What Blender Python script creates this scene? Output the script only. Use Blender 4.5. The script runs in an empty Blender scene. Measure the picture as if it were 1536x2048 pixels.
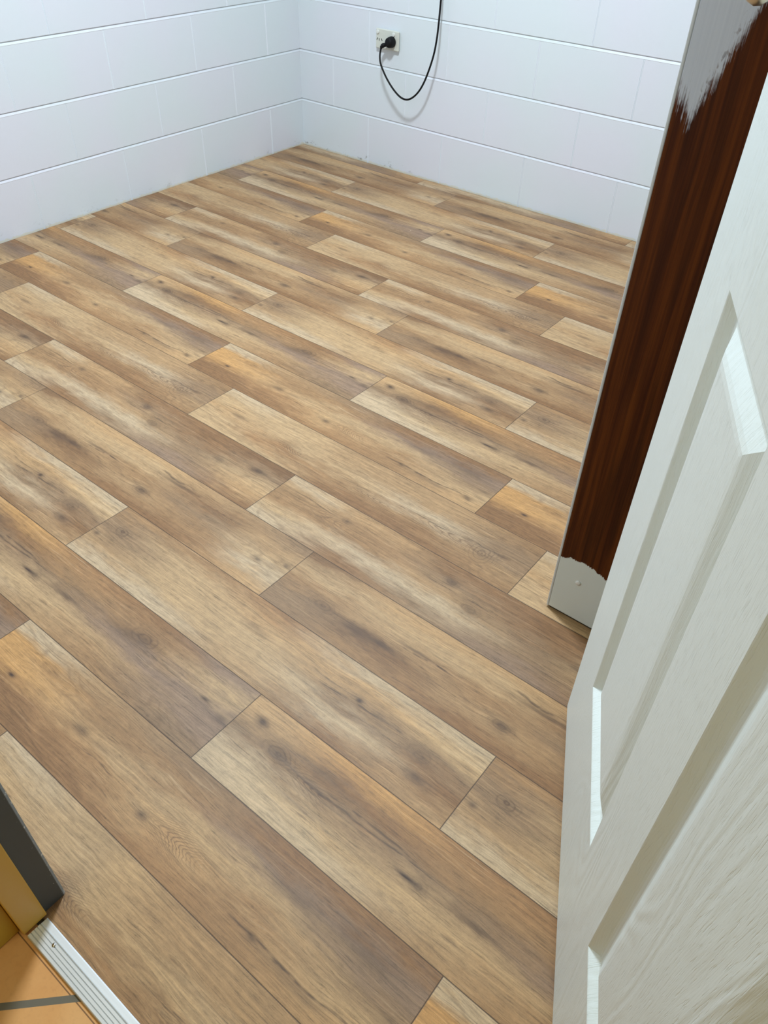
import bpy, bmesh, math, random
from mathutils import Matrix, Vector
random.seed(7)
scene = bpy.context.scene
COL = scene.collection

# ------------------------------------------------------------------ camera
YAW, PITCH, ROLL, FPX = 0.652774, 0.7283336, 0.0342076, 1545.6
def cam_axes():
    cy, sy, cp, sp = math.cos(YAW), math.sin(YAW), math.cos(PITCH), math.sin(PITCH)
    F = Vector((-sy*cp, cy*cp, -sp)); Rt = Vector((cy, sy, 0)); U = Rt.cross(F)
    c, s = math.cos(ROLL), math.sin(ROLL)
    return c*Rt + s*U, -s*Rt + c*U, F
cd = bpy.data.cameras.new('camera'); cam = bpy.data.objects.new('camera', cd); COL.objects.link(cam)
r_, u_, f_ = cam_axes()
m = Matrix((r_, u_, -f_)).transposed().to_4x4(); m.translation = Vector((2.7466, -2.85951, 1.15992))
cam.matrix_world = m
cd.sensor_fit = 'VERTICAL'; cd.sensor_height = 36.0; cd.sensor_width = 27.0
cd.lens = FPX/2048*36.0; cd.clip_start = 0.01; cd.clip_end = 50
scene.camera = cam

# ------------------------------------------------------------------ world, lights, exposure
wd = bpy.data.worlds.new('world'); scene.world = wd; wd.use_nodes = True
wd.node_tree.nodes['Background'].inputs[0].default_value = (0.8, 0.9, 1.0, 1)
wd.node_tree.nodes['Background'].inputs[1].default_value = 0.02
def area(name, loc, size, power, color, rot=(0, 0, 0), shape='DISK'):
    l = bpy.data.lights.new(name, 'AREA'); l.shape = shape; l.size = size; l.energy = power; l.color = color
    o = bpy.data.objects.new(name, l); o.location = loc; o.rotation_euler = rot; COL.objects.link(o); return o
area('room_lamp', (1.35, -1.45, 2.36), 0.30, 59.5, (0.82, 0.927, 1.015))
area('hall_fill', (2.1, -3.45, 2.36), 0.30, 9, (1.0, 0.96, 0.58))  # added fill, unseen: brightens the hall and yellows the door grooves
vs = scene.view_settings
vs.view_transform = 'Standard'; vs.look = 'None'; vs.gamma = 1.0; vs.use_curve_mapping = False
vs.exposure = 0.0

# ------------------------------------------------------------------ node helpers
def lin(c):
    return tuple(((v/255)/12.92 if v/255 <= .04045 else ((v/255+.055)/1.055)**2.4) for v in c)
def rgba(c): return (*lin(c), 1)
class NT:
    def __init__(s, name):
        s.m = bpy.data.materials.new(name); s.m.use_nodes = True
        s.t = s.m.node_tree; s.b = s.t.nodes['Principled BSDF']
    def n(s, typ, **kw):
        nd = s.t.nodes.new(typ)
        for k, v in kw.items(): setattr(nd, k, v)
        return nd
    def put(s, sock, v):
        if isinstance(v, X): s.t.links.new(v.s, sock)
        else: sock.default_value = v
    def math(s, op, a, b=None, c=None, clamp=False):
        nd = s.n('ShaderNodeMath', operation=op, use_clamp=clamp)
        for i, v in enumerate((a, b, c)):
            if v is not None: s.put(nd.inputs[i], v)
        return X(s, nd.outputs[0])
    def pos(s):
        nd = s.n('ShaderNodeTexCoord'); sp = s.n('ShaderNodeSeparateXYZ')
        s.t.links.new(nd.outputs['Object'], sp.inputs[0])
        return [X(s, sp.outputs[i]) for i in range(3)]
    def vec(s, x, y, z):
        nd = s.n('ShaderNodeCombineXYZ')
        for i, v in enumerate((x, y, z)): s.put(nd.inputs[i], v)
        return X(s, nd.outputs[0])
    def noise(s, v, scale=1, detail=3, rough=.55, dist=0):
        nd = s.n('ShaderNodeTexNoise'); s.t.links.new(v.s, nd.inputs['Vector'])
        nd.inputs['Scale'].default_value = scale; nd.inputs['Detail'].default_value = detail
        nd.inputs['Roughness'].default_value = rough; nd.inputs['Distortion'].default_value = dist
        return X(s, nd.outputs[0])
    def ramp(s, f, stops, interp='LINEAR'):
        nd = s.n('ShaderNodeValToRGB'); cr = nd.color_ramp; cr.interpolation = interp
        while len(cr.elements) < len(stops): cr.elements.new(.5)
        for e, (p, c) in zip(cr.elements, stops): e.position = p; e.color = c if len(c) == 4 else (*c, 1)
        s.put(nd.inputs[0], f); return X(s, nd.outputs[0])
    def mix(s, f, a, b, blend='MIX'):
        nd = s.n('ShaderNodeMix', data_type='RGBA', blend_type=blend)
        s.put(nd.inputs[0], f); s.put(nd.inputs[6], a); s.put(nd.inputs[7], b)
        return X(s, nd.outputs[2])
    def sstep(s, x, a, b):
        nd = s.n('ShaderNodeMapRange', interpolation_type='SMOOTHSTEP')
        s.put(nd.inputs[0], x); s.put(nd.inputs[1], a); s.put(nd.inputs[2], b)
        return X(s, nd.outputs[0])
    def bump(s, h, strength, dist):
        nd = s.n('ShaderNodeBump'); nd.inputs['Strength'].default_value = strength
        nd.inputs['Distance'].default_value = dist; s.put(nd.inputs['Height'], h)
        s.t.links.new(nd.outputs[0], s.b.inputs['Normal'])
    def base(s, v): s.put(s.b.inputs['Base Color'], v)
    def set(s, **kw):
        for k, v in kw.items(): s.put(s.b.inputs[k.replace('_', ' ')], v)
        return s
class X:
    def __init__(s, nt, sock): s.nt, s.s = nt, sock
    def __add__(s, o): return s.nt.math('ADD', s, o)
    __radd__ = __add__
    def __sub__(s, o): return s.nt.math('SUBTRACT', s, o)
    def __rsub__(s, o): return s.nt.math('SUBTRACT', o, s)
    def __mul__(s, o): return s.nt.math('MULTIPLY', s, o)
    __rmul__ = __mul__
    def __truediv__(s, o): return s.nt.math('DIVIDE', s, o)
    def floor(s): return s.nt.math('FLOOR', s)
    def abs(s): return s.nt.math('ABSOLUTE', s)
    def eq(s, o, e=.2): return s.nt.math('COMPARE', s, o, e)
    def lt(s, o): return s.nt.math('LESS_THAN', s, o)
    def gt(s, o): return s.nt.math('GREATER_THAN', s, o)
    def min(s, o): return s.nt.math('MINIMUM', s, o)
    def max(s, o): return s.nt.math('MAXIMUM', s, o)
    def sin(s): return s.nt.math('SINE', s)
    def sqrt(s): return s.nt.math('SQRT', s)
    def exp(s): return s.nt.math('EXPONENT', s)
    def clamp(s): return s.nt.math('ADD', s, 0.0, clamp=True)

def plain(name, rgb, rough=.5, metal=0.0, bump=None, spec=.5):
    t = NT(name); t.base(rgba(rgb)); t.set(Roughness=rough, Metallic=metal, Specular_IOR_Level=spec)
    x, y, z = t.pos()
    nz = t.noise(t.vec(x, y, z), 60, 3)
    t.base(t.mix(nz*.25, rgba(rgb), rgba(tuple(int(v*.86) for v in rgb))))
    if bump: t.bump(t.noise(t.vec(x, y, z), bump[0], 3), bump[1], bump[2])
    return t.m

# ------------------------------------------------------------------ floor material: six printed boards, repeating
W_ = (198,182,156); L_ = (192,168,132); B_ = (178,151,115); T_ = (164,134,98); N_ = (144,112,78)
D_ = (130,101,71); G_ = (152,129,102); P_ = (150,130,113); O_ = (203,163,108); Q_ = (193,163,122); R_ = (164,130,92)
PAL = dict(W=W_, L=L_, B=B_, T=T_, N=N_, D=D_, G=G_, P=P_, O=O_, Q=Q_, R=R_)
# five columns along the board (left to right), each read across it from near edge to far edge
BOARD = {0: ['GGTLD', 'TDBLQ', 'NBTLQ', 'NTGNB', 'QWLBG'],
         1: ['WBGGT', 'WLLLT', 'BLLQR', 'NWGQW', 'BNGLW'],
         2: ['WWGBQ', 'WLGNO', 'BLGTR', 'TBPTN', 'GPPLP'],
         3: ['NNOOW', 'NRQTB', 'RQLTG', 'TTLPN', 'QLGPN'],
         4: ['LLQLW', 'LRLLL', 'NTLBB', 'NTWBB', 'TBGGT'],
         5: ['WLTBW', 'NWTTQ', 'GWBGN', 'PGGNN', 'NQLGD']}
VS = [.06, .30, .52, .74, .95]; US = [.05, .27, .5, .73, .95]
OFF = {0: .457, 1: .043, 2: .629, 3: .166, 4: .353, 5: .739}
P0, WB, LB = -1.048, .1623, .975
ALB = (0.99, 0.865, 0.735)
def floor_material():
    t = NT('oak_print_vinyl')
    x, y, z = t.pos()
    k = (P0 - y)/WB; i = k.floor(); v = 1.0 - (k - i)
    h = (i/6.0).floor(); ty = i - h*6.0
    off = 0.4905*h
    for j, o in OFF.items(): off = off + ty.eq(float(j))*o
    uu = (x - off)/LB; u = uu - uu.floor()
    pu, pv, sd = u*LB, v*WB, ty*3.7
    wav = t.noise(t.vec(pu*5.0, pv*26.0, sd), 1, 2) - .5          # slow waviness of the grain
    wav2 = t.noise(t.vec(pu*16.0, pv*60.0, sd+9.0), 1, 3) - .5
    gv = pv + wav*.020 + wav2*.004
    vd = v + wav*.30 + wav2*.34; ud = u + (t.noise(t.vec(pu*6.0, pv*30.0, sd+21.0), 1, 3) - .5)*.22
    W = [t.sstep(ud, US[a], US[a+1]) for a in range(4)]
    tyn = (ty + .5)/6.0
    def lut(vals):                    # one value triple per board
        nd = t.ramp(tyn, [(j/6, tuple(v_)) for j, v_ in enumerate(vals)], 'CONSTANT')
        sp = t.n('ShaderNodeSeparateColor'); t.t.links.new(nd.s, sp.inputs[0])
        return [X(t, sp.outputs[q]) for q in range(3)]
    vc = (ty + vd.max(.06).min(.95))/6.0
    cols = [t.ramp(vc, [((b + p)/6, rgba(PAL[ch])) for b in range(6) for p, ch in zip(VS, BOARD[b][a])], 'LINEAR') for a in range(5)]
    col = cols[0]
    for a in range(4): col = t.mix(W[a], col, cols[a+1])
    # fibres, pores, limed flecks
    fib = t.noise(t.vec(pu*7.0, gv*230.0, sd), 1, 6, .68)
    mid = t.noise(t.vec(pu*13.0, gv*120.0, sd+15.0), 1, 4, .62)
    por = t.noise(t.vec(pu*40.0, gv*620.0, sd+3.0), 1, 3, .62)
    blo = t.noise(t.vec(pu*60.0, gv*95.0, sd+5.0), 1, 5, .70)
    lime = t.noise(t.vec(pu*5.0, gv*30.0, sd+31.0), 1, 3)
    line = t.noise(t.vec(pu*9.0, gv*480.0, sd+44.0), 1, 4, .66)
    gran = t.noise(t.vec(pu*420.0, pv*760.0, sd+61.0), 1, 2, .7)
    shade = 0.30 + fib*.85 + mid*.40 - t.sstep(por, .53, .64)*.20 + (blo - .5)*.50 - t.sstep(line, .53, .66)*.22 + t.sstep(line, .47, .34)*.13 + (gran - .5)*.34
    shade = shade.max(.35)
    col = t.mix(1.0, col, t.vec(shade, shade, shade), 'MULTIPLY')
    col = t.mix(t.sstep(mid, .56, .72)*t.sstep(lime, .50, .66)*.5, col, rgba((84, 66, 50)))
    col = t.mix(t.sstep(fib, .54, .74)*(1.0 - t.sstep(lime, .40, .56))*.40, col, rgba((206, 190, 164)))
    # cathedral figure in slow patches
    fig = t.noise(t.vec(pu*4.2, gv*15.0, sd+50.0), 1, 2, .45)
    ln = t.math('POWER', ((fig*70.0 + fib*3.0).sin()*.5 + .5), 4.0)
    fm = t.sstep(t.noise(t.vec(pu*2.6, pv*11.0, sd+70.0), 1, 1), .50, .64)
    col = t.mix(ln*fm*.26, col, rgba((100, 78, 58)))
    # knots, rings and cracks at their own places on each board
    dx_ = wav2*.010; ring = None; dark = None
    def add(a, b): return b if a is None else a + b
    #        board  u    v    ru    rv    dark ring freq
    KN = [(3,.091,.41,.009,.0028,1.0,0,0),(3,.286,.49,.020,.008,.55,0,0),(3,.345,.50,.030,.006,.35,0,0),(3,.492,.30,.011,.006,.75,.5,7),
          (3,.565,.34,.042,.022,0,1.0,42),(3,.90,.72,.055,.020,.38,0,0),(3,.77,.68,.060,.014,.30,0,0),(3,.84,.16,.06,.006,.4,0,0),(3,.76,.20,.010,.006,.6,0,0),
          (3,.955,.20,.014,.008,.6,0,0),(3,.975,.45,.012,.006,.5,0,0),
          (4,.112,.50,.026,.007,.55,.5,9),(4,.315,.41,.042,.020,.10,.9,36),(4,.60,.34,.055,.015,0,.9,26),(4,.80,.43,.075,.020,0,1.0,24),
          (4,.895,.40,.030,.030,.15,.8,22),(4,.93,.52,.022,.004,.5,0,0),
          (5,.498,.72,.016,.009,.60,.7,10),(5,.569,.48,.030,.013,.50,.5,12),(5,.919,.71,.020,.008,.70,.6,9),(5,.81,.52,.022,.010,.35,0,0),(5,.16,.60,.060,.018,0,.7,22),(5,.205,.72,.012,.007,.45,.5,9),
          (0,.765,.73,.050,.013,.10,1.0,26),(0,.21,.34,.040,.012,.55,.4,20),(0,.12,.38,.03,.014,.35,.6,14),(0,.275,.38,.035,.006,.70,0,0),(0,.55,.33,.020,.010,.65,.7,12),
          (0,.922,.43,.010,.005,.65,0,0),(0,.985,.58,.009,.006,.65,0,0),(0,.34,.55,.05,.004,.6,0,0),(0,.60,.76,.06,.005,.6,0,0),
          (1,.060,.63,.020,.012,.25,1.0,10),(1,.018,.40,.009,.006,.6,0,0),(1,.746,.615,.007,.004,1.0,0,0),(1,.917,.28,.022,.009,.62,.4,9),(1,.895,.50,.026,.016,.30,.5,12),(1,.48,.62,.030,.006,.4,0,0),
          (2,.043,.77,.013,.009,.85,.4,7),(2,.110,.60,.030,.014,.55,1.0,14),(2,.19,.53,.05,.018,.12,.8,26),(2,.20,.72,.06,.012,.42,0,0),(2,.40,.44,.018,.005,.95,0,0),(2,.425,.44,.014,.010,.5,.5,9),(2,.53,.48,.040,.006,.5,0,0),
          (2,.740,.68,.035,.016,.42,.9,14),(2,.69,.60,.06,.016,.35,0,0),(2,.930,.57,.012,.004,.85,0,0),(2,.985,.50,.016,.01,.5,0,0)]
    per = [[k for k in KN if k[0] == b] for b in range(6)]
    nul = (0, .5, .5, .01, .01, 0, 0, 0)
    for sl in range(max(len(p) for p in per)):
        ks = [p[sl] if sl < len(p) else nul for p in per]
        u0, v0, dk = lut([(k[1], k[2], k[5]) for k in ks])
        iu, iv, rg = lut([(1/k[3], 1/k[4], k[6]) for k in ks])
        a = (u - u0)*LB + wav*.010; c = (v - v0)*WB + dx_
        au = a*iu; cv = c*iv; e2 = au*au + cv*cv
        if any(k[5] for k in ks): dark = add(dark, (e2*-1.0).exp()*dk*(.35 + fib*1.25))
        if any(k[6] for k in ks):
            fq, tg, _ = lut([(k[7], 1.0 if k[3] >= .04 else 0.0, 0) for k in ks])
            tong = (au - (cv*cv + .06).sqrt()*1.9)*fq*.62 + wav*34.0 + wav2*12.0          # nested tongues along the board
            circ = e2.sqrt()*fq + wav*14.0 + wav2*6.0 + a*60.0            # rings around a knot
            ph = circ + tg*(tong - circ)
            ring = add(ring, t.math('POWER', ph.sin()*.5 + .5, 4.0)*(e2*-.8).exp()*rg*(fib*1.3).clamp())
    CR = [(3,.30,.335,.49,.30,.0012),(1,.655,.555,.86,.57,.0016),(2,.15,.55,.45,.44,.0016),(5,.03,.72,.17,.46,.0012),(4,.03,.63,.12,.45,.0011),(4,.50,.40,.93,.52,.0010),
          (0,.30,.52,.42,.46,.0018),(0,.52,.80,.68,.70,.0018),(3,.70,.21,.97,.14,.0022),(2,.22,.60,.40,.54,.0020),(5,.45,.62,.60,.44,.0010)]
    per = [[k for k in CR if k[0] == b] for b in range(6)]
    brk = t.sstep(t.noise(t.vec(pu*26.0, gv*60.0, sd+90.0), 1, 2), .36, .58)
    for sl in range(max(len(p) for p in per)):
        ks = [p[sl] if sl < len(p) else (0, 0, 5, 1, 5, .001) for p in per]
        u0, v0, sp_ = lut([(k[1], k[2], 1/(k[3]-k[1])) for k in ks])
        dv, iw, _ = lut([(k[4]-k[2], 1/k[5], 0) for k in ks])
        s_ = (u - u0)*sp_; d = ((v - v0 - s_*dv)*WB + wav*.034 + wav2*.010)*iw
        inr = t.sstep(s_, -.05, .12)*(1.0 - t.sstep(s_, .85, 1.05))
        dark = dark + (d*d*-1.0).exp()*inr*brk*.70
    col = t.mix(ring.clamp(), col, rgba((98, 78, 64)))
    col = t.mix(dark.clamp(), col, rgba((66, 52, 46)))
    # printed seams between the boards
    sv = v.min(1.0 - v)*WB; su = u.min(1.0 - u)*LB
    seam = 1.0 - t.sstep(sv.min(su), .0005, .0012)
    col = t.mix(seam*.80, col, rgba((58, 44, 34)))
    # a few pale crumbs and flecks
    vo = t.n('ShaderNodeTexVoronoi'); t.t.links.new(t.vec(x, y, 0.0).s, vo.inputs['Vector']); vo.inputs['Scale'].default_value = 4.2
    fl = X(t, vo.outputs['Distance']).lt(.0075)
    col = t.mix(fl*.9, col, rgba((236, 230, 220)))
    col = t.mix(1.0, col, (*ALB, 1), 'MULTIPLY')
    t.base(col); t.set(Roughness=0.46 + fib*.16, Specular_IOR_Level=.42)
    t.bump(fib*.6 + por*.4 - seam*1.2, .22, .0008)
    return t.m

# ------------------------------------------------------------------ wall paint
def block_paint(side):
    t = NT('block_paint_' + side); x, y, z = t.pos()
    p = t.vec(x, y, z); run = x if side == 'back' else y
    fine = t.noise(p, 420, 3, .6); med = t.noise(p, 55, 4, .6); big = t.noise(p, 2.2, 2)
    col = t.mix(t.sstep(big, .35, .7), rgba((222, 231, 234)), rgba((226, 228, 236)))
    edge = t.noise(t.vec(run, z*.4, 3.0), 38, 4, .7)
    cream = 1.0 - t.sstep(z, (edge - .38)*.024, (edge - .38)*.024 + .003)
    col = t.mix(cream.clamp()*.9, col, rgba((230, 226, 208)))
    dirt = t.noise(t.vec(run, z*1.6, 8.0), 24, 4, .7)
    d = t.sstep(dirt, .56, .70)*(1.0 - t.sstep(z, .012, .040))
    if side == 'back': d = d*(1.0 - t.sstep(run, .50, .75))
    else: d = d*.35
    col = t.mix(d.clamp()*.75, col, rgba((132, 130, 118)))
    t.base(col); t.set(Roughness=.42, Specular_IOR_Level=.4)
    t.bump(fine*.35 + med*.65, .35, .0016)
    return t.m
def plain_paint(name, rgb, rough=.5):
    t = NT(name); x, y, z = t.pos(); p = t.vec(x, y, z)
    t.base(t.mix(t.noise(p, 3, 3)*.5, rgba(rgb), rgba(tuple(int(c*.95) for c in rgb))))
    t.set(Roughness=rough); t.bump(t.noise(p, 220, 3), .15, .001); return t.m

# ------------------------------------------------------------------ mesh helpers
def link(name, bm, mat, parent=None, kind=None, smooth=False, bevel=None):
    me = bpy.data.meshes.new(name); bmesh.ops.recalc_face_normals(bm, faces=bm.faces) if not getattr(bm, 'keepn', False) else None
    bm.to_mesh(me); bm.free()
    for mm in (mat if isinstance(mat, list) else [mat]): me.materials.append(mm)
    if smooth:
        for p in me.polygons: p.use_smooth = True
    o = bpy.data.objects.new(name, me); COL.objects.link(o)
    if parent: o.parent = parent
    if kind: o['kind'] = kind
    if bevel:
        b = o.modifiers.new('bevel', 'BEVEL'); b.width = bevel[0]; b.segments = bevel[1]; b.limit_method = 'ANGLE'
    return o
def box(bm, a, b, mi=0):
    vs_ = [bm.verts.new((x, y, z)) for z in (a[2], b[2]) for y in (a[1], b[1]) for x in (a[0], b[0])]
    for f in ((0,2,3,1),(4,5,7,6),(0,1,5,4),(2,6,7,3),(0,4,6,2),(1,3,7,5)):
        bm.faces.new([vs_[i] for i in f]).material_index = mi
def boxes(*bs):
    bm = bmesh.new()
    for a, b in bs: box(bm, a, b)
    return bm
def prism(bm, pts, z0, z1, mis=None):
    lo = [bm.verts.new((x, y, z0)) for x, y in pts]; hi = [bm.verts.new((x, y, z1)) for x, y in pts]
    n = len(pts)
    for i in range(n):
        f = bm.faces.new((lo[i], lo[(i+1) % n], hi[(i+1) % n], hi[i]))
        if mis: f.material_index = mis[i]
    bm.faces.new(lo[::-1]); bm.faces.new(hi)
def lathe(bm, prof, M, seg=32):
    rings = []
    for r, h in prof:
        rings.append([bm.verts.new(M @ Vector((r*math.cos(2*math.pi*k/seg), r*math.sin(2*math.pi*k/seg), h))) for k in range(seg)])
    for a, b in zip(rings, rings[1:]):
        for k in range(seg): bm.faces.new((a[k], a[(k+1) % seg], b[(k+1) % seg], b[k]))
    bm.faces.new(rings[0][::-1]); bm.faces.new(rings[-1])
def tube(bm, pts, rad, seg=12, flat=1.0):
    P = [Vector(p) for p in pts]; n = len(P); rings = []
    rr = rad if isinstance(rad, list) else [rad]*n
    T = [(P[min(i+1, n-1)] - P[max(i-1, 0)]).normalized() for i in range(n)]
    N = T[0].orthogonal().normalized()
    for i in range(n):
        N = (N - T[i]*N.dot(T[i])).normalized(); Bn = T[i].cross(N)
        rings.append([bm.verts.new(P[i] + rr[i]*(math.cos(a)*N + math.sin(a)*Bn)) for a in [2*math.pi*k/seg for k in range(seg)]])
    for a, b in zip(rings, rings[1:]):
        for k in range(seg): bm.faces.new((a[k], a[(k+1) % seg], b[(k+1) % seg], b[k]))
    bm.faces.new(rings[0][::-1]); bm.faces.new(rings[-1])
def spline(pts, sub=8):
    P = [Vector(p) for p in pts]; out = []
    for i in range(len(P)-1):
        p0, p1, p2, p3 = P[max(i-1, 0)], P[i], P[i+1], P[min(i+2, len(P)-1)]
        for k in range(sub):
            s = k/sub
            out.append(.5*((2*p1) + (-p0+p2)*s + (2*p0-5*p1+4*p2-p3)*s*s + (-p0+3*p1-3*p2+p3)*s**3))
    out.append(P[-1]); return out
def tag(o, label, cat, group=None):
    o['label'] = label; o['category'] = cat
    if group: o['group'] = group
def empty(name, loc):
    o = bpy.data.objects.new(name, None); o.location = loc; o.empty_display_size = .05; COL.objects.link(o); return o

# ------------------------------------------------------------------ floor
RX = 3.30; YF = -2.765; YH = -2.866; HC = 2.40
vinyl = floor_material()
bm = bmesh.new()
def rag(n, a, b, base, amp, seed):
    rnd = random.Random(seed); out = []; j = 0
    for i in range(n+1):
        j = .6*j + rnd.uniform(-amp, amp); out.append((a + (b-a)*i/n, base + j))
    return out
left = [(max(.0025, d), y) for y, d in rag(120, -2.80, -.006, .005, .0014, 3)]
back = [(x, min(-.0025, d)) for x, d in rag(130, .006, RX, -.0075, .0016, 5)]
loop = left + back + [(RX, -2.805), (left[0][0], -2.805)]
f = bm.faces.new([bm.verts.new((x, y, 0)) for x, y in loop])
ext = bmesh.ops.extrude_face_region(bm, geom=[f])
for v in ext['geom']:
    if isinstance(v, bmesh.types.BMVert): v.co.z = -.003
link('floor', bm, vinyl, kind='structure')
slab = plain('bare_concrete', (108, 98, 78), .9)
link('floor_slab', boxes(((-.1, -2.83, -.12), (RX+.1, .1, -.0032))), slab, kind='structure')

# ------------------------------------------------------------------ block walls with raked bed joints
Z1, HB, LBK = .19495, .2, .4
def block_wall(name, length, phases, place, mat, top):
    bm = bmesh.new()
    def quad(a, b, c, d, mi=0): bm.faces.new([bm.verts.new(place(*p)) for p in (a, b, c, d)]).material_index = mi
    zt = [0.0] + [Z1 + HB*k for k in range(12)]
    rnd = random.Random(name)
    # bed joint: (height offset, depth)
    bed = [(.0046, 0), (.0043, .0042), (.0022, .0044), (-.0020, .0014), (-.0064, -.0006), (-.0078, 0)]
    seg = 60
    for c in range(len(zt)-1):
        lo = zt[c] + (.0045 if c else -.004); hi = min(zt[c+1] - .0078, top)
        if lo >= top: break
        ph = phases[c] if c < 3 else phases[1 if c % 2 else 0]
        prof = [(0, 0)]; xj = ph
        while xj < length - .01:
            w = .0033 + rnd.uniform(-.0006, .0006); dp = rnd.uniform(.0001, .0010)
            prof += [(xj-w, 0), (xj-w*.55, -.0011), (xj-w*.10, dp*.8), (xj+w*.30, dp), (xj+w*.62, -.0011), (xj+w, 0)]; xj += LBK + rnd.uniform(-.003, .003)
        prof.append((length, 0))
        for (a, da), (b, db) in zip(prof, prof[1:]): quad((a, da, lo), (b, db, lo), (b, db, hi), (a, da, hi), 1 if b - a < .02 else 0)
        if zt[c+1] < top:
            js = []; j = 0
            for k in range(seg+1):
                j = .5*j + rnd.uniform(-.0007, .0007); js.append(j)
            for (oa, da), (ob, db) in zip(bed, bed[1:]):
                for k in range(seg):
                    xa, xb = (length*k/seg if k else -.0078), length*(k+1)/seg
                    wa, wb = [(1 if abs(o) < .0044 else 0) for o in (oa, ob)]
                    z = zt[c+1]
                    quad((xa, da, z+oa+wa*js[k]), (xb, da, z+oa+wa*js[k+1]), (xb, db, z+ob+wb*js[k+1]), (xa, db, z+ob+wb*js[k]))
    bmesh.ops.remove_doubles(bm, verts=bm.verts, dist=1e-5)
    # body of the wall behind the face
    pts = [place(-.1 if name == 'wall_back' else 0, .0075, -.004), place(length, .1, top)]
    a = [min(p[i] for p in pts) for i in range(3)]; b = [max(p[i] for p in pts) for i in range(3)]
    box(bm, a, b)
    return link(name, bm, [mat, joint_paint], kind='structure')
joint_paint = plain_paint('joint_paint', (231, 237, 243), .4)
block_wall('wall_back', RX, [.39785, .1958, .39803], lambda x, d, z: (x, d, z), block_paint('back'), HC)
block_wall('wall_left', -YF, [.20824, .40663, .20043], lambda x, d, z: (-d, -x, z), block_paint('left'), HC)
white = plain_paint('room_white', (226, 229, 233))
yellow = plain_paint('hall_yellow', (204, 174, 66))
link('wall_right', boxes(((RX, YF, -.004), (RX+.1, .1, HC))), white, kind='structure')
bm = bmesh.new()
def fw(a, b):
    box(bm, a, b)
JL, JR = 2.099, 2.957
fw((-.1, YH, -.004), (JL, YF, HC)); fw((JR, YH, -.004), (RX+.1, YF, HC)); fw((JL, YH, 2.075), (JR, YF, HC))
bm.normal_update()
bmesh.ops.recalc_face_normals(bm, faces=bm.faces)
for f in bm.faces:
    if f.normal.y < -.9: f.material_index = 1
link('wall_front', bm, [white, yellow], kind='structure')
link('ceiling', boxes(((-.1, YH, HC), (RX+.1, .1, HC+.1))), plain_paint('ceiling_white', (232, 233, 234)), kind='structure')

# hall side
def tile_mat():
    t = NT('terracotta_tile'); x, y, z = t.pos()
    a = (x + y)*.70711; b = (x - y)*.70711        # diagonal tile grid
    S = .30
    def grid(q, ph):
        s_ = (q - ph)/S; return (s_ - s_.floor())*S
    b0 = (2.2285 + 2.854)*.70711; a0 = (2.2285 - 2.854)*.70711 + .17
    gb = grid(b, b0 - .0045).lt(.009); ga = grid(a, a0).lt(.009)
    g = gb.max(ga)
    n1 = t.noise(t.vec(x, y, z), 9, 4); n2 = t.noise(t.vec(x, y, z), 160, 3)
    col = t.mix(t.sstep(n1, .3, .7), rgba((226, 174, 112)), rgba((216, 158, 94)))
    col = t.mix((n2 - .5).clamp()*.5, col, rgba((150, 100, 60)))
    ln = (y + 2.8375).abs().lt(.0008)
    col = t.mix(ln*.8, col, rgba((92, 58, 28)))
    col = t.mix(g, col, rgba((112, 108, 96)))
    t.base(col); t.set(Roughness=.45 + g*.4); t.bump(n2*.3 - g*2.0, .3, .001)
    return t.m
link('floor_hall', boxes(((.6, -4.2, -.12), (4.6, -2.815, 0))), tile_mat(), kind='structure')
link('wall_hall', boxes(((.6, -4.3, 0), (4.6, -4.2, HC)), ((.5, -4.3, 0), (.6, YH, HC)), ((4.6, -4.3, 0), (4.7, YH, HC)), ((RX+.1, YH, 0), (4.7, YF, HC))), yellow, kind='structure')
link('ceiling_hall', boxes(((.5, -4.3, HC), (4.7, YH, HC+.1))), plain_paint('hall_ceiling', (228, 224, 214)), kind='structure')

# ------------------------------------------------------------------ door jambs
def grey_mat():
    t = NT('charcoal_enamel'); x, y, z = t.pos()
    ch = t.noise(t.vec(x, y, z), 130, 3, .7)
    near = t.sstep(y, -2.7688, -2.7670)
    m = t.sstep(ch, .60, .66)*near
    sp = t.sstep(t.noise(t.vec(x+4.0, y, z), 300, 2, .7), .70, .76)*t.sstep(y, -2.778, -2.768)
    c = t.mix(near*.55, rgba((76, 86, 94)), rgba((160, 172, 182)))
    c = t.mix((m + sp*.8).clamp(), c, rgba((225, 225, 222)))
    t.base(c); t.set(Roughness=.5); return t.m
grey = grey_mat()
ochre = plain_paint('ochre_enamel', (224, 184, 84), .35)
def jamb(name, sgn, x0, zt):
    X_ = lambda d: x0 + sgn*d
    bm = bmesh.new()
    prism(bm, [(X_(-.017), YF+.0005), (X_(.0030), YF+.0005), (X_(.0055), YF-.0028), (X_(.0055), -2.798), (X_(-.017), -2.798)], .0005, zt)
    o = link(name, bm, grey, kind='structure')
    bm = bmesh.new()
    n = 34; rnd = random.Random(name)
    box(bm, (min(X_(-.017), X_(.013)), -2.8345, .0052), (max(X_(-.017), X_(.013)), -2.7985, zt))
    s1 = link('door_stop', bm, ochre, o, bevel=(.0015, 2))
    bm = bmesh.new()
    box(bm, (min(X_(-.017), X_(.0)), YH-.004, .0005), (max(X_(-.017), X_(.0)), -2.835, zt))
    link('hall_jamb', bm, yellow, o, bevel=(.001, 2))
    return o
j1 = jamb('trim_1', 1, 2.117, 2.06)
j2 = jamb('trim_2', -1, 2.940, 2.06)
link('trim_3', boxes(((2.10, YH, 2.06), (2.957, YF, 2.075))), grey, kind='structure')

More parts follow.
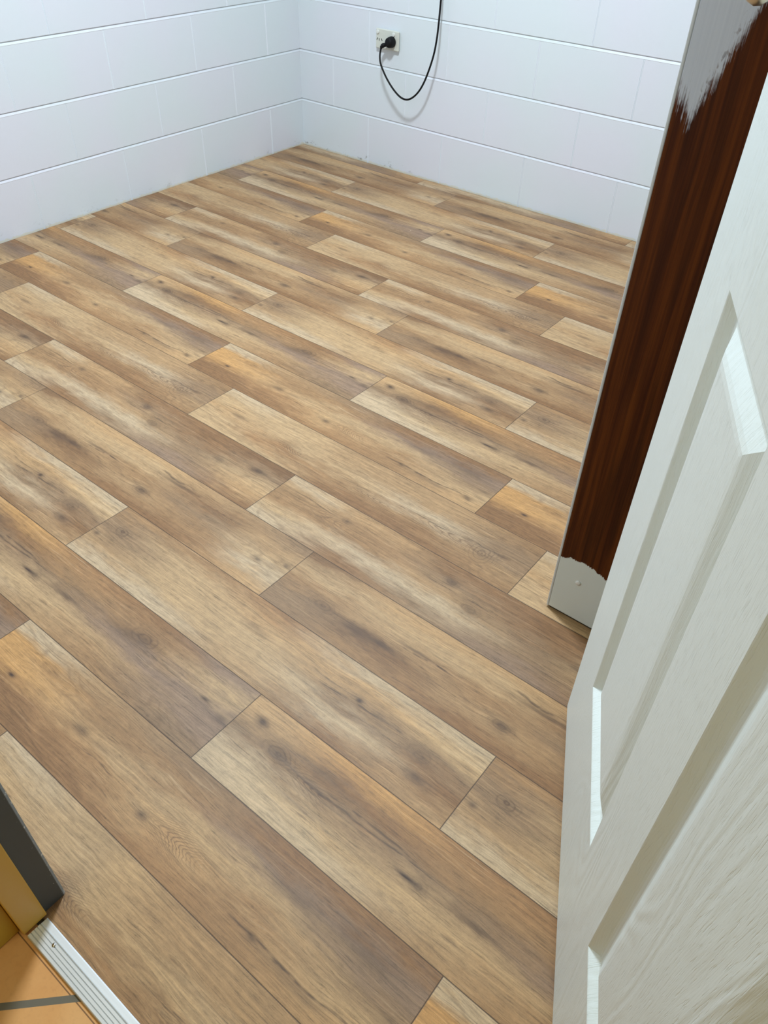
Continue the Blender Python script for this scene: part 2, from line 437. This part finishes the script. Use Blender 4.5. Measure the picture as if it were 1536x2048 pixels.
# ------------------------------------------------------------------ aluminium threshold strip
def alu_mat():
    t = NT('brushed_aluminium'); x, y, z = t.pos()
    n = t.noise(t.vec(x*3.0, y*260.0, z*40.0), 1, 2)
    t.base(t.mix(n, rgba((226, 230, 233)), rgba((208, 213, 218)))); t.set(Metallic=.4, Roughness=.5)
    return t.m
alu = alu_mat()
prof = [(-2.8330, .0004), (-2.8322, .0042)]
y = -2.8312
for k in range(4):
    prof += [(y, .0050), (y+.0037, .0052), (y+.0040, .0034), (y+.0047, .0034), (y+.0050, .0051)]; y += .0050
prof += [(-2.8105, .0053), (-2.8096, .0040), (-2.8022, .0039), (-2.8007, .0032), (-2.8005, .0002)]
bm = bmesh.new()
A = [bm.verts.new((2.1335, a, b)) for a, b in prof]; B = [bm.verts.new((2.9255, a, b)) for a, b in prof]
for i in range(len(prof)-1): bm.faces.new((A[i], A[i+1], B[i+1], B[i]))
bm.faces.new((A[0], B[0], B[-1], A[-1])); bm.faces.new(A); bm.faces.new(B[::-1])
strip = link('threshold_strip', bm, alu)
tag(strip, 'ribbed silver aluminium threshold strip on the floor between wood vinyl and terracotta tiles', 'threshold strip')
scr = plain('bright_steel', (215, 218, 220), .22, 1.0)
for k, xs in enumerate((2.1717, 2.53, 2.885)):
    bm = bmesh.new(); lathe(bm, [(.0031, 0), (.0029, .0006), (.0018, .0012), (.0004, .0013)], Matrix.Translation((xs, -2.8158, .0050)), 16)
    link('screw', bm, scr, strip, smooth=True)

# ------------------------------------------------------------------ brown panel
PX0, PY = 2.3795, -1.836
def brown_mat():
    t = NT('dark_stained_timber'); x, y, z = t.pos()
    wv = t.noise(t.vec(x*9.0, y, z*1.6), 1, 3) - .5
    gx = x + wv*.022
    g1 = t.noise(t.vec(gx*85.0, y*10.0, z*1.6), 1, 5, .7); g2 = t.noise(t.vec(gx*260.0, y*10.0, z*4.0), 1, 3)
    fig = t.math('POWER', ((t.noise(t.vec(gx*20.0, y*8.0, z*1.2), 1, 2)*34.0).sin()*.5 + .5), 4.0)
    col = t.mix(t.sstep(g1, .32, .68), rgba((64, 25, 5)), rgba((102, 52, 11)))
    col = t.mix(fig*.45, col, rgba((34, 10, 4)))
    col = t.mix(t.sstep(g2, .5, .75)*.35, col, rgba((30, 10, 4)))
    # brushed undercoat at the foot
    fz = t.noise(t.vec(x*330.0, 1.0, z*60.0), 1, 3, .7); fz2 = t.noise(t.vec(x*45.0, 5.0, z*3.0), 1, 3)
    dx = x - 2.430
    lim = .1515 - dx*dx*5.6 + (fz - .5)*.018 + (fz2 - .5)*.016
    foot = 1.0 - t.sstep(z, lim, lim + .0012)
    foot = foot*x.lt(2.62)
    # brushed undercoat higher up, with dry streaked end
    st = t.noise(t.vec(x*430.0, 2.0, z*5.0), 1, 4, .7); st2 = t.noise(t.vec(x*150.0, 7.0, z*60.0), 1, 3, .6)
    low = (2.409 - x).max(0.0)*.9 + (x - 2.409).max(0.0)*2.75 + .897
    dz = z - low
    dry = t.sstep(dz, -.058, .060)
    bl = t.noise(t.vec(x*210.0, 12.0, z*95.0), 1, 2)           # dabbed right margin
    cover = st*.62 + st2*.22 + bl*.16
    top = t.sstep(cover, .74 - dry*.58, .86 - dry*.48)
    rim = 1.0 - t.sstep(dz, .008, .050)
    top = top*(1.0 - t.sstep(bl, .54, .66)*rim*t.sstep(x, 2.408, 2.414)*.75)
    gap = t.sstep(st, .66, .72)*(1.0 - t.sstep(dz, .03, .16))
    top = top*(1.0 - gap*.8)*z.gt(.80)
    tone = t.noise(t.vec(x*220.0, 4.0, z*3.0), 1, 3)
    paint = t.mix(tone, rgba((190, 198, 214)), rgba((216, 222, 234)))
    col = t.mix(top.clamp(), col, paint)
    fpaint = t.mix(t.noise(t.vec(x, y, z), 14, 3), rgba((231, 241, 243)), rgba((223, 233, 235)))
    col = t.mix(foot.clamp(), col, fpaint)
    t.base(col); t.set(Roughness=.5, Specular_IOR_Level=.16)
    t.bump(g2*.4 + foot*.8 + top*.8, .2, .0006)
    return t.m
root = empty('timber_panel', (PX0, PY, 0))
tag(root, 'dark brown timber panel beyond the white door, pale undercoat brushed on its foot', 'wood panel')
def local(bs, off=(PX0, PY, 0)):
    return boxes(*[(tuple(a[i]-off[i] for i in range(3)), tuple(b[i]-off[i] for i in range(3))) for a, b in bs])
bm = boxes(((PX0+.0045, PY, .0055), (RX-.002, PY+.032, 2.34)))
bd = link('board', bm, brown_mat(), root, bevel=(.0012, 2))
bd.matrix_parent_inverse = Matrix.Translation((-PX0, -PY, 0))
chalk = plain_paint('edge_undercoat', (214, 221, 226))
bm = boxes(((PX0, PY-.0006, .0035), (PX0+.0046, PY+.0335, 2.34)))
es = link('edge_strip', bm, chalk, root, bevel=(.0016, 3)); es['label'] = 'narrow white painted edge'
es.matrix_parent_inverse = Matrix.Translation((-PX0, -PY, 0))
bm = bmesh.new()
lathe(bm, [(.0058, -.001), (.0054, .0012), (.0036, .0026), (.0010, .0031)], Matrix.Translation((2.430, PY, .101)) @ Matrix.Rotation(math.pi/2, 4, 'X'), 20)
sc_ = link('screw_cap', bm, plain_paint('cap_white', (236, 238, 238), .3), root, smooth=True); sc_['label'] = 'small white painted screw head'
sc_.matrix_parent_inverse = Matrix.Translation((-PX0, -PY, 0))
# dark strip added under the panel, standing in for its shadow gap
bm = boxes(((PX0+.006, PY+.003, .0002), (RX-.002, PY+.029, .0057)))
ft = link('shadow_gap_strip', bm, plain('shadow_gap_dark', (52, 44, 38), .9), root)
ft.matrix_parent_inverse = Matrix.Translation((-PX0, -PY, 0))

# ------------------------------------------------------------------ white moulded door, standing open
def door_mat():
    t = NT('white_moulded_door'); x, y, z = t.pos()
    wv = t.noise(t.vec(x*5.0, y, z*1.5), 1, 2) - .5
    gx = x + wv*.05
    fib = t.noise(t.vec(gx*420.0, y*20.0, z*16.0), 1, 4, .6)
    fig = ((t.noise(t.vec(gx*9.0, y*3.0, z*1.7), 1, 2, .4)*120.0).sin()*.5 + .5)
    pore = t.sstep(t.noise(t.vec(gx*700.0, y*30.0, z*45.0), 1, 2), .55, .7)
    col = t.mix(t.noise(t.vec(x, y, z), 6, 3), rgba((231, 241, 241)), rgba((226, 237, 237)))
    t.base(col); t.set(Roughness=.36, Specular_IOR_Level=.4)
    fm = t.sstep(t.noise(t.vec(x*3.0, y, z*1.2), 1, 1), .42, .6)
    t.bump(fib*.7 - pore*.5 + fig*fm*.75, .5, .0010)
    return t.m
DU = Vector((.44473622, -.8956616, 0)); DA = Vector((2.52859, -2.02410, 0))
DW, DT, DZ0, DZ1 = .822, .036, .009, 2.045
bm = bmesh.new()
panels = [(.126, .366, .236, .848), (.480, .706, .236, .848), (.126, .366, 1.035, 1.700), (.480, .706, 1.035, 1.700), (.126, .366, 1.79, 1.935), (.480, .706, 1.79, 1.935)]
steps = [(0, 0), (.0014, .0008), (.0036, .0028), (.0112, .0102), (.0136, .0114), (.019, .0118), (.024, .0110), (.040, .0042), (.046, .0024), (.052, .0019)]
xs = [0, .126, .366, .480, .706, DW]; zs = [DZ0, .236, .848, 1.035, 1.700, 1.79, 1.935, DZ1]
for side in (0, 1):
    Y = (lambda d: d) if side == 0 else (lambda d: DT - d)
    for a in range(len(xs)-1):
        for b in range(len(zs)-1):
            r = (xs[a], xs[a+1], zs[b], zs[b+1])
            if r in panels: continue
            vv = [bm.verts.new((X_, Y(0), Z_)) for X_, Z_ in ((r[0], r[2]), (r[1], r[2]), (r[1], r[3]), (r[0], r[3]))]
            bm.faces.new(vv if side == 0 else vv[::-1])
    for (x0, x1, z0, z1) in panels:
        prev = None
        for o_, d in steps:
            ring = [bm.verts.new((X_, Y(d), Z_)) for X_, Z_ in ((x0+o_, z0+o_), (x1-o_, z0+o_), (x1-o_, z1-o_), (x0+o_, z1-o_))]
            if prev:
                for k in range(4):
                    q = (prev[k], prev[(k+1) % 4], ring[(k+1) % 4], ring[k]); bm.faces.new(q if side == 0 else q[::-1])
            prev = ring
        bm.faces.new(prev if side == 0 else prev[::-1])
for q in (((0,0,DZ0),(0,0,DZ1),(0,DT,DZ1),(0,DT,DZ0)), ((DW,0,DZ0),(DW,DT,DZ0),(DW,DT,DZ1),(DW,0,DZ1)), ((0,0,DZ0),(0,DT,DZ0),(DW,DT,DZ0),(DW,0,DZ0)), ((0,0,DZ1),(DW,0,DZ1),(DW,DT,DZ1),(0,DT,DZ1))):
    bm.faces.new([bm.verts.new(p) for p in q])
bmesh.ops.remove_doubles(bm, verts=bm.verts, dist=1e-6)
door = link('door_1', bm, door_mat(), kind='structure')
door.location = DA; door.rotation_euler = (0, 0, math.atan2(DU.y, DU.x))
brass = plain('satin_nickel', (196, 184, 158), .30, 1.0)
kz = 1.084
for s_, nm in ((-1, 'door_knob'), (1, 'door_knob')):
    M = Matrix.Translation((.060, 0 if s_ < 0 else DT, kz)) @ Matrix.Rotation(math.pi/2*(1 if s_ < 0 else -1), 4, 'X')
    bm = bmesh.new()
    lathe(bm, [(.032, -.001), (.032, .004), (.029, .007), (.012, .009)], M, 40)
    rs = link('rose', bm, brass, door, smooth=True)
    bm = bmesh.new()
    lathe(bm, [(.011, .004), (.011, .020), (.014, .025), (.022, .0285), (.0265, .0345), (.0270, .040), (.0240, .046), (.0150, .0495), (.002, .050)], M, 40)
    link(nm, bm, brass, door, smooth=True)
bm = boxes(((-.0012, .006, kz-.03), (.0005, .030, kz+.03)))
link('latch_plate', bm, brass, door)
for hz in (.24, 1.02, 1.82):
    bm = bmesh.new(); lathe(bm, [(.0055, 0), (.0055, .09)], Matrix.Translation((DW+.004, -.003, hz)), 14)
    link('hinge', bm, brass, door, smooth=False)

# ------------------------------------------------------------------ power outlet
cream_pl = plain('cream_plastic', (216, 218, 206), .35)
ox, oz = .5040, .5005
outlet = empty('power_outlet', (ox, 0, oz))
tag(outlet, 'cream double power outlet on the white block wall with two round switches', 'power outlet')
bm = boxes(((-.054, -.0055, -.031), (.054, .001, .031)))
link('mounting_block', bm, cream_pl, outlet, bevel=(.002, 2))
bm = boxes(((-.0585, -.0145, -.0352), (.0585, -.0055, .0352)))
link('face_plate', bm, cream_pl, outlet, bevel=(.0035, 4))
for sx in (-.0490, .0330):
    bm = bmesh.new()
    lathe(bm, [(.0072, .0), (.0072, .0032), (.0064, .0042), (.001, .0046)], Matrix.Translation((sx + .001, -.0143, .0225)) @ Matrix.Rotation(math.pi/2, 4, 'X'), 24)
    link('rocker_switch', bm, plain('white_plastic', (228, 230, 222), .3), outlet, smooth=False, bevel=(.0005, 2))
hole = plain('socket_black', (14, 14, 14), .8)
for base in (-.0400, ):
    for (px, pz, an) in ((-.0105, -.002, .52), (-.0005, -.0035, -.1), (.0130, -.003, -.52)):
        bm = boxes(((-.0014, -.0006, -.0045), (.0014, .001, .0045)))
        bmesh.ops.transform(bm, matrix=Matrix.Translation((base+px, -.0146, pz)) @ Matrix.Rotation(an, 4, 'Y'), verts=bm.verts)
        link('socket_slot', bm, hole, outlet)

# ------------------------------------------------------------------ power cord
black = plain('black_rubber', (11, 11, 12), .6, spec=.25)
cord = empty('power_cable', (.530, -.0145, .4965))
tag(cord, 'black power cable looping down the white block wall from the cream outlet', 'cable')
inv = Matrix.Translation((-.530, .0145, -.4965))
bm = bmesh.new()
M = Matrix.Translation((.5305, -.0145, .4965)) @ Matrix.Rotation(math.pi/2, 4, 'X')
lathe(bm, [(.0195, 0), (.0205, .004), (.0195, .016), (.0178, .024), (.0150, .0285), (.008, .0302), (.001, .0305)], M, 40)
pl = link('plug', bm, black, cord, smooth=True); pl.matrix_parent_inverse = inv
bm = bmesh.new()
tube(bm, spline([(.520, -.030, .490), (.510, -.035, .4860), (.503, -.038, .4835), (.4975, -.040, .4790), (.4950, -.042, .4715)], 5), [.0075]*8 + [.0085]*6 + [.0065]*4 + [.0045]*3, 14)
sr = link('strain_relief', bm, black, cord, smooth=True); sr.matrix_parent_inverse = inv
path = [(.4962, -.0415, .4750), (.4953, -.045, .4621), (.4985, -.052, .4450), (.5073, -.058, .4240), (.5250, -.062, .400), (.5500, -.065, .3720), (.5830, -.066, .3420), (.6180, -.066, .3200), (.6489, -.066, .3140),
        (.6780, -.065, .3235), (.7085, -.063, .3500), (.7335, -.060, .3900), (.7535, -.055, .4434), (.7660, -.049, .4944), (.7705, -.042, .5479), (.7700, -.035, .6043), (.7680, -.028, .6675), (.7660, -.022, .74), (.764, -.012, .90), (.763, -.005, 1.10), (.763, -.0036, 1.5), (.763, -.0036, 2.395)]
bm = bmesh.new(); tube(bm, spline(path, 10), .0037, 12)
cb = link('flex', bm, black, cord, smooth=True); cb.matrix_parent_inverse = inv
